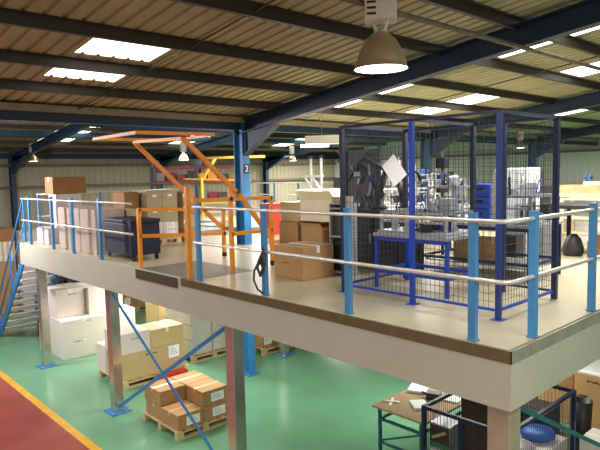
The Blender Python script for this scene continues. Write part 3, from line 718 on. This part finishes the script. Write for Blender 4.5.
# black control cabinet
t = empty('control_cabinet', (-3.4, 2.62, 0.002), 'black control cabinet standing behind the left end of the cage', 'cabinet')
MB().box(-.4, .5, -.3, .3, .05, .9).build('body', 'black', t, bevel=.01)
MB().box(-.4, .5, -.3, .3, 0, .05).build('plinth', 'dark', t)
for s in (-.38, .07): MB().box(s, s+.41, -.318, -.302, .08, .87).build('door', 'black', t)
for s in (-.02, .12): MB().box(s, s+.02, -.335, -.319, .4, .55).build('handle', 'lgrey', t)
t = empty('tool_rack', (-4.3, 3.15, 0.002), 'tall dark rack of hanging tools behind the left end of the cage', 'rack')
MB().box(-.36, .36, .0, .02, .1, 1.85).build('back_panel', 'dark', t)
for sx in (-.38, .36): MB().box(sx, sx+.03, -.02, .03, 0, 1.9).build('upright', 'black', t)
rr = random.Random(31)
for i in range(26):
    x, z, L = rr.uniform(-.3, .3), rr.uniform(.4, 1.7), rr.uniform(.08, .25); a = rr.uniform(-.8, .8)
    MB().bar((x, -.03, z), (x+L*math.sin(a), -.03-rr.uniform(0, .12), z-L*math.cos(a)), rr.uniform(.015, .05), .02, up=(0, 1, 0)).build('tool', rr.choice(['black', 'black', 'grey', 'lgrey', 'alu', 'cage_blue', 'black']), t)
def robot(x, y, z, rz, label, s=1, m='dark'):
    t = empty('robot_arm', (x, y, z), label, 'robot arm', rz)
    MB().lathe([(0, 0), (.11*s, 0), (.11*s, .04*s), (.07*s, .06*s), (.07*s, .16*s), (0, .17*s)], n=18).build('base', m, t)
    MB().tube([(0, -.08*s, .2*s), (0, .08*s, .2*s)], .07*s, 14).build('shoulder', m, t)
    MB().tube([(0, .05*s, .2*s), (.12*s, .05*s, .52*s)], .05*s, 12, .04*s).build('upper_arm', m, t)
    MB().tube([(.12*s, -.06*s, .52*s), (.12*s, .08*s, .52*s)], .055*s, 14).build('elbow', 'black', t)
    MB().tube([(.12*s, 0, .52*s), (-.2*s, 0, .66*s)], .04*s, 12, .028*s).build('forearm', m, t)
    w_ = MB().tube([(-.2*s, 0, .66*s), (-.26*s, 0, .6*s), (-.28*s, 0, .5*s)], .026*s, 10).build('wrist', 'black', t)
    MB().box(-.32*s, -.24*s, -.03*s, .03*s, .44*s, .5*s).build('gripper', 'lgrey', t)
    c = MB().tube([(-.02, .08*s, .2*s), (-.1*s, .1*s, .42*s), (.0, .1*s, .68*s), (-.15*s, .05*s, .74*s), (-.24*s, .03*s, .6*s)], .011*s, 6).build('cable', 'black', t)
robot(-3.45, 2.55, .903, .8, 'dark robot arm on the black control cabinet', 1.15)
robot(-3.05, 2.65, .903, 3.6, 'smaller dark robot arm right of the first on the black cabinet', .85)
robot(-7.45, 6.1, 1.352, 2.2, 'white robot arm on the white machine frame before the far wall', .75, 'white')
# white machine before wall with two pipes
t = empty('white_machine', (-7.8, 6.0, 0), 'white framed machine with two tall pipes in front of the far wall', 'machine')
b = MB(); b.box(-.9, .9, -.35, .35, 1.0, 1.08)
for sx in (-.8, .8):
    for sy in (-.3, .3): b.box(sx-.03, sx+.03, sy-.03, sy+.03, 0, 1.0)
b.build('frame', 'white', t)
b = MB(); b.bar((-.5, -.2, 1.08), (-.75, -.2, 1.4), .05); b.bar((-.5, -.2, 1.4), (-.2, -.2, 1.08), .05); b.bar((-.8, -.2, 1.4), (-.1, -.2, 1.4), .06); b.build('bracket', 'white', t)
MB().tube([(-.72, 0, 1.08), (-.72, 0, 1.85)], .035, 10).build('pipe', 'white', t); MB().tube([(-.35, 0, 1.08), (-.35, 0, 1.85)], .035, 10).build('pipe', 'white', t)
for x in (-.72, -.35): MB().tube([(x, 0, 1.851), (x, 0, 1.93)], .05, 10).build('pipe_valve', 'dark', t)
MB().box(.15, .55, -.1, .3, 1.081, 1.35).build('motor_block', 'black', t, bevel=.02)
# sensor pole
t = empty('sensor_stand', (-3.24, 3.95, 0.002), 'thin dark pole with a camera head rising behind the cage', 'stand')
MB().tube([(0, 0, 0), (0, 0, 1.8)], .022, 8).build('pole', 'dark', t); MB().box(-.09, .09, -.07, .07, 1.5, 1.68).build('head', 'black', t, bevel=.01); MB().box(-.2, .2, -.2, .2, 0, .02).build('base', 'dark', t); MB().box(-.04, .04, -.12, .12, 1.1, 1.2).build('clamp', 'black', t)
# crates
for k, lb in ((0, 'lowest blue plastic crate of three behind the cage'), (1, 'middle blue plastic crate of the three behind the cage'), (2, 'topmost blue plastic crate of the stack behind the cage')):
    o = MB().box(-.15, .15, -.13, .13, 0, .17).build('plastic_crate', 'crate', None, (-2.06, 3.2, .744+k*.175), bevel=.01); tag(o, lb, 'crate', 'blue plastic crates')
    MB().box(-.06, .06, -.134, -.13, .08, .12).build('hand_hole', 'black', o)
t = low('canister', MB().lathe([(0, 0), (.07, 0), (.075, .5), (.05, .56), (.055, .66), (.03, .72), (0, .73)], n=16), 'cream', 'tall cream rounded canister right of the blue crates', 'canister', (-1.8, 3.1, .744))
# white cabinet + dark machine right of the cage
t = empty('white_cabinet', (-1.99, 4.25, 0.002), 'tall white cabinet standing behind the right end of the cage', 'cabinet')
MB().box(-.17, .17, -.2, .2, .05, 1.48).build('body', 'white', t, bevel=.01); MB().box(-.16, .16, -.19, .19, 0, .05).build('plinth', 'dark', t)
MB().box(-.16, .16, -.212, -.202, .08, 1.45).build('door', 'white', t); MB().box(.11, .125, -.235, -.213, .7, .85).build('handle', 'grey', t)
t = empty('dark_machine', (-2.0, 4.75, 0.002), 'dark grey upright machine beside the tall white cabinet', 'machine')
MB().box(-.1, .2, -.2, .2, 0, .7).build('base', 'grey', t, bevel=.01); MB().box(-.08, .16, -.18, .18, .701, 1.2).build('column', 'dark', t, bevel=.01); MB().box(-.05, .14, -.2, -.181, 1.0, 1.08).build('display', 'lgrey', t); MB().box(-.1, .1, -.2, .0, 1.201, 1.42).build('head', 'dark', t)
carton(-2.36, -2.1, 2.9, 3.2, .18, .49, 'brown carton on the deck under the bench behind the cage, left one', 'kraft', 'cartons under the bench')
carton(-2.08, -1.85, 2.95, 3.2, .18, .52, 'brown carton on the deck under the bench behind the cage, right one', 'kraft', 'cartons under the bench')
carton(-2.1, -1.85, 3.75, 4.0, .002, .5, 'grey box standing low behind the right part of the cage', 'dark', None, tape=None)
# right background bench, rack, clutter
t = table(-2.15, -.1, 5.15, 6.3, .86, 'dark topped long bench in the right background', 'dark', 'dark', .06, .06, False)
t = empty('cream_rack', (-2.0, 7.0, 0), 'cream shelf unit standing behind the long dark bench', 'rack')
for x in (-.45, .45):
    for y in (-.25, .25): MB().box(x-.03, x+.03, y-.03, y+.03, 0, .9).build('upright', 'cream', t)
for z in (.2, .5, .86): MB().box(-.45, .45, -.25, .25, z, z+.03).build('shelf', 'cream', t)
t = low('tray', MB().box(-1.05, 1.8, -.35, .35, 0, .17), 'wood', 'long shallow wooden tray lying on the bench at the right background', 'tray', (-2.1, 8.4, .932))
MB().box(-1.07, 1.82, -.37, .37, -.02, 0).build('base_board', 'cream', t)
table(-3.5, .2, 7.9, 9.0, .91, 'pale bench carrying the wooden tray at the right background', 'cream', 'grey', .05, .06, False)
low('white_beam', MB().box(-1.2, 1.2, -.04, .04, 0, .07), 'white', 'long white bar lying across the wooden tray at the right edge', 'bar', (-1.5, 8.4, 1.103))
low('blue_clamp', MB().box(-.06, -.03, -.04, .04, 0, .16).box(.03, .06, -.04, .04, 0, .16).box(-.06, .06, -.04, .04, .06, .09), 'rail_blue', 'small blue clamp standing on the white bar', 'clamp', (-2.6, 8.4, 1.175))
rr = random.Random(9)
names = ['dark sack slumped under the long bench by the cage', 'brown bundle under the long bench next to the dark sack', 'grey board leaning under the long bench', 'dark box under the long bench near the right post', 'black bag at the right end under the long bench', 'rusty brown scrap piece on the deck under the bench', 'dark coil of hose lying under the bench']
for i, lb in enumerate(names):
    x = -1.75+.36*i; b = MB()
    if i in (0, 4): b.lathe([(0, 0), (.15, .0), (.17, .12), (.12, .28), (.05, .36), (0, .36)], n=14)
    elif i == 6:
        b.tube([(.14*math.cos(q*.5), .14*math.sin(q*.5), .03+q*.003) for q in range(38)], .018, 6)
    elif i == 2: b.bar((-.1, 0, .02), (.08, .15, .5), .25, .02)
    else: b.box(-.13, .13, -.12, .12, 0, .2+.05*(i % 3)); b.box(-.1, .12, -.1, .08, .2+.05*(i % 3), .3+.05*(i % 3))
    low('clutter', b, ['dark', 'kraft_d', 'lgrey', 'dark', 'black', 'mesh_brown', 'black'][i], lb, 'clutter', (x, 5.55+.1*(i % 3), .004))
low('boxed_goods', MB().box(-.2, .2, -.25, .25, 0, .75), 'kraft_d', 'dark brown carton beyond the left end of the long bench', 'carton', (-2.5, 6.0, .002))
# hose coil on guard-rail post
t = tag(MB().tube([(-3.17, .03, .55), (-3.22, .0, .42), (-3.30, -.01, .3), (-3.33, .0, .18), (-3.27, .01, .07), (-3.18, .02, .03)], .013, 8).tube([(-3.17, .03, .6), (-3.12, .0, .48), (-3.14, .0, .34), (-3.2, .01, .4), (-3.17, .03, .55)], .013, 8).tube([(-3.2, .03, .5), (-3.25, -.005, .35), (-3.2, 0, .25), (-3.13, .01, .38), (-3.15, .03, .52)], .02, 8).build('hanging_cable', 'rope'), 'dark cable looped around the rail post left of the large brown carton', 'cable')

# ------------------------------------------------------------------ ground floor right
t = empty('packing_bench', (-2.72, 2.72, G), 'packing bench with worn board top and green frame left of the wire pen', 'bench')
MB().box(-.42, .5, -.75, .95, .87, .90).build('board_top', 'osb', t)
for sx, sy in ((-.33, -.68), (.4, -.68), (-.33, .85), (.4, .85)): MB().box(sx-.02, sx+.02, sy-.02, sy+.02, 0, .87).build('leg', 'teal_low', t)
b = MB(); b.bar((-.33, -.68, .7), (.4, -.68, .7), .035); b.bar((-.33, -.68, .35), (.4, -.68, .35), .035); b.bar((-.33, -.68, .37), (.4, -.68, .68), .025); b.bar((-.33, -.68, .7), (-.33, .85, .7), .035); b.bar((-.33, .85, .7), (.4, .85, .7), .035); b.bar((.4, -.68, .7), (.4, .85, .7), .035)
b.build('rail', 'teal_low', t)
def sheet_of(x, y, z, w_, l_, rz, label, m='paper', th=.01, nm='paper_sheet', cat='paper'):
    o = MB().box(-w_/2, w_/2, -l_/2, l_/2, 0, th).build(nm, m, None, (x, y, z), rz); return tag(o, label, cat)
zt = G+.902
o = MB().box(-.02, .02, -.15, .15, 0, .008).box(-.12, .12, -.02, .02, .0085, .016).build('tape_cross', 'tape_w', None, (-3.0, 2.25, zt), .5); tag(o, 'white cross of tape on the near corner of the packing bench', 'tape')
sheet_of(-3.0, 2.92, zt, .28, .34, .4, 'white bag lying on the far left of the packing bench', th=.04, nm='white_bag', cat='bag')
sheet_of(-2.62, 2.42, zt, .22, .3, .9, 'crumpled white paper on the packing bench by the wire pen', th=.03)
sheet_of(-2.42, 3.0, zt, .25, .35, .2, 'white sheet at the back of the packing bench', th=.02)
o = MB().box(-.1, .1, -.07, .07, 0, .1).tube([(-.1, 0, .05), (-.2, .05, .05)], .02, 8).build('tape_gun', 'dark', None, (-2.62, 2.78, zt), .3); tag(o, 'dark hand tape dispenser on the packing bench', 'tool')
tag(MB().lathe([(0, 0), (.05, 0), (.05, .05), (0, .05)], n=14).build('red_roll', 'red', None, (-2.86, 3.2, zt)), 'small red roll beside the white bag on the packing bench', 'roll')
# wire pen
def pen():
    x0, x1, y0, y1, h = -2.12, -.95, 1.82, 3.68, 1.23
    t = empty('wire_pen', (x0, y0, G), 'navy framed wire mesh pen on the ground floor under the front corner', 'cage')
    W, D = x1-x0, y1-y0
    for x, y in ((0, 0), (.55, 0), (W, 0), (0, D), (W, D)): MB().box(x-.025, x+.025, y-.025, y+.025, 0, h).build('post', 'navy', t)
    r = MB()
    for p, q in (((0, 0), (W, 0)), ((0, D), (W, D)), ((0, 0), (0, D)), ((W, 0), (W, D))):
        r.bar((*p, h-.02), (*q, h-.02), .045)
    r.build('top_frame', 'navy', t); r = MB()
    for p, q in (((0, 0), (W, 0)), ((0, D), (W, D)), ((0, 0), (0, D)), ((W, 0), (W, D))): r.bar((*p, .05), (*q, .05), .04)
    r.build('bottom_frame', 'navy', t)
    for p, q, m in (((0, 0), (W, 0), 'wire_blue'), ((0, D), (W, D), 'wire_blue'), ((0, 0), (0, D), 'wire_blue'), ((W, 0), (W, D), 'wire_blue')):
        b = MB(); mesh_panel(b, (*p, 0), (*q, 0), .07, h-.05, .05, .3, .002); b.build('mesh_panel', m, t)
pen()
t = low('poster_box', MB().box(-.15, .15, -.14, .14, 0, 1.0), 'lgrey', 'upright grey pack with a brown and green picture label in the left of the pen', 'pack', (-1.93, 2.03, G+.002))
b = MB().box(-.145, .145, -.145, -.141, .68, .98).build('picture', 'mesh_brown', t); MB().box(-.145, .145, -.148, -.1455, .68, .75).build('green_band', 'green_bit', b); MB().bar((-.11, -.150, .8), (.1, -.150, .92), .04, .003, up=(0, 1, 0)).build('pale_shape', 'kraft_l', b)
b = MB()
for k in range(8): b.box(-.14+.035*k, -.12+.035*k, -.145, -.141, .4, .64)
b.build('white_stripes', 'paper', t)
low('brown_board', MB().box(-.37, .17, -.02, .02, 0, 1.27), 'mesh_brown', 'dark brown board standing inside the pen next to the corner column', 'board', (-1.48, 2.3, G+.002))
MB().tube([(.15, -.021, .95), (.15, -.028, .95)], .03, 14).build('round_badge', 'lgrey', [o for o in COL.objects if o.name == 'brown_board'][0])
rr = random.Random(4)
pl = [('white film roll lying in the pen near the corner column', 'white', 'roll'), ('blue plastic bag on the goods inside the pen', 'bluebag', 'bag'), ('dark bin of scraps in the near right of the pen', 'black', 'bin'), ('green bundle at the back of the pen', 'green_bit', 'bundle'), ('pinkish cushion of packing foam in the right of the pen', 'pinkwrap', 'packing'), ('light brown carton in the back of the pen', 'kraft_l', 'carton')]
ps = [(-1.8, 2.88, .5), (-1.3, 3.35, .12), (-1.09, 2.08, .5), (-1.86, 3.42, .5), (-1.3, 2.75, .12), (-1.9, 2.62, .3)]
zs = [0, .56, 0, 0, .56, 0]
carton(-1.62, -1.0, 2.45, 3.62, G+.06, G+.555, 'white covered bulky carton filling the right of the pen', 'white_box', None, tape='tape_w')
for (lb, m, ct), (x, y, h), z_ in zip(pl, ps, zs):
    b = MB()
    if ct == 'roll': b.tube([(-.06, 0, .1), (.03, .12, .4)], .08, 16)
    elif ct == 'bin': b.lathe([(0, 0), (.07, 0), (.095, h), (.085, h), (.06, .03), (0, .03)], n=20)
    elif ct in ('bag', 'bundle', 'packing'): b.lathe([(0, 0), (.18, 0), (.24, h*.3), (.22, h*.75), (.1, h), (0, h)], n=12)
    else: b.box(-.15, .15, -.12, .12, 0, h)
    low(ct.replace(' ', '_')+'_item' if ct == 'packing' else {'roll': 'film_roll', 'bag': 'plastic_bag', 'bin': 'scrap_bin', 'bundle': 'green_bundle', 'carton': 'pen_carton'}[ct], b, m, lb, ct, (x, y, G+.002+z_))
# outside the pen at the right
low('dark_bin', MB().lathe([(0, 0), (.12, 0), (.15, .85), (.135, .85), (.1, .04), (0, .04)], n=24), 'black', 'round black bin standing behind the right corner of the pen', 'bin', (-1.1, 4.35, G+.002))
carton(-.88, -.35, 3.72, 4.2, G+.002, G+.55, 'white lidded carton right of the pen', 'white_box', None, tape='tape_w')
carton(-.5, -.05, 2.3, 3.6, G+.002, G+.45, 'pale carton low beside the right side of the pen', 'white_box', None, tape=None)
g = 'brown cartons stacked at the right under the deck'
carton(-2.2, -1.35, 5.3, 6.1, G+.003, G+.55, 'brown carton at the bottom left of the stack under the right side of the deck', 'kraft', g)
carton(-1.34, -.5, 5.2, 6.0, G+.003, G+.6, 'brown carton at the bottom right of the stack under the right side of the deck', 'kraft', g)
carton(-2.2, -1.6, 5.3, 6.0, G+.553, G+.95, 'brown carton on the upper left of the stack under the right side of the deck', 'kraft_d', g)
carton(-1.55, -.75, 5.2, 6.0, G+.603, G+.95, 'brown carton with white cover and dark lettering on top of the right stack', 'kraft', g, tape=None, mark=[('-y', -.05, .25, .3)])
tag(MB().box(-.36, .36, -.38, .38, 0, .06).build('white_cover', 'paper', None, (-1.15, 5.6, G+.952), bevel=.02), 'white foam sheet on the lettered brown carton', 'foam sheet')
carton(-3.2, -2.4, 5.6, 6.4, G+.003, G+1.0, 'large brown carton behind the pen at the back', 'kraft', g)
low('grey_frame', MB().box(-.3, .3, -.3, .3, 0, .5), 'dark', 'dark crate behind the middle of the pen', 'crate', (-1.9, 4.5, G+.002))
tag(MB().bar((0, 0, 0), (.0, .3, .75), .05).build('leaning_bar', 'rail_blue', None, (-.25, 3.65, G)), 'light blue bar leaning at the lower right edge beside the pen', 'bar')

# ------------------------------------------------------------------ lamps
def highbay(loc, label, group=None):
    t = empty('high_bay_lamp', loc, label, 'lamp', 0, group)
    MB().lathe([(r_, z_*.82) for r_, z_ in [(.055, .40), (.075, .385), (.13, .33), (.19, .2), (.225, .08), (.235, .015), (.25, 0), (.243, .0), (.222, .02), (.212, .08), (.178, .2), (.12, .31), (.07, .37), (.04, .38)]], n=40).build('reflector', 'reflector', t)
    MB().lathe([(0, .012), (.235, .012), (.235, .006), (0, .006)], n=40).build('glass', 'bulb', t)
    b = MB(); b.bar((-.04, 0, .31), (-.08, 0, .42), .03, .012); b.bar((.04, 0, .31), (.08, 0, .42), .03, .012); b.box(-.05, .05, -.04, .04, .3, .335); b.build('bracket', 'lampbox', t)
    g_ = MB().box(-.14, .14, -.1, .1, .42, .88).build('ballast_box', 'lampbox', t, bevel=.01); g_.rotation_euler = (0, 0, math.radians(40))
    v = MB()
    for k in range(6): v.box(-.12, -.04, -.103, -.1, .46+.05*k, .48+.05*k)
    v.build('vent_slots', 'black', g_)
    return t
L0 = highbay((-1.17, -.16, 2.385), 'big bell shaped high bay lamp hanging in front at the top of the picture')
MB().tube([(0, 0, .88), (0, 0, 1.06)], .012, 6).build('hanger', 'galv_dull', L0)
def bulb_light(loc, e, r=.2, col=(1, .93, .85)):
    l = bpy.data.lights.new('lamp_light', 'SPOT'); l.energy = e; l.spot_size = math.radians(130); l.spot_blend = .5; l.shadow_soft_size = r; l.color = col
    o = bpy.data.objects.new('lamp_light', l); COL.objects.link(o); o.location = (loc[0], loc[1], loc[2]-.02)
bulb_light((-1.17, -.16, 2.385), 60)
for (x, y, z, lb, e, sc) in ((-20.6, 3.15, 2.16, 'distant bell lamp high against the far wall at the left end of the deck', 60, .75), (-17.0, 7.45, 2.08, 'distant bell lamp seen above the deck cartons through the orange gate', 70, .8),
                      (-20.0, 15.7, 2.14, 'distant bell lamp right of the near blue column', 1000, .85), (-6.9, 14.0, 2.15, 'distant bell lamp glowing inside the outline of the cage', 120, .62)):
    c = copy_tree(L0); c.location = (x, y, z); c.scale = (sc, sc, sc); c['label'] = lb; bulb_light((x, y, z), e)
    top = soffit(x) if x > -7.75 else (VZ+.118*(-7.75-x) if x > RX else EZ+.118*(x-XL))
    for ch in children(c):
        if ch.name.startswith('hanger'): ch.scale = (1, 1, 1); ch.data = MB().tube([(0, 0, .88), (0, 0, (top-z)/sc)], .012, 6).build('hanger_part', 'galv_dull').data
for o in [o for o in COL.objects if o.name.startswith('hanger_part')]: bpy.data.objects.remove(o)
# boxed tube light
t = empty('box_light', (-6.22, 4.1, 2.06), 'white boxed tube light hanging right of the near blue column', 'lamp', math.radians(45))
MB().box(-.33, .38, -.12, .12, 0, .17).build('housing', 'lampbox', t, bevel=.01); MB().box(-.42, .15, -.1, .1, -.05, -.002).build('tube', 'tube', t)
MB().tube([(0, 0, .17), (.02, 0, .35), (-.02, 0, .5), (0, 0, soffit(-6.22)-2.06)], .01, 6).build('hanger', 'galv_dull', t)
bulb_light((-6.5, 4.1, 1.98), 260, .15)
low('red_siren', MB().lathe([(0, .0), (.07, .02), (.09, .1), (.03, .14), (.012, .15), (.012, 1.0), (0, 1.0)], n=16), 'dkred', 'small dark red bell fixed high before the far wall', 'alarm', (-8.0, 6.55, 1.95))
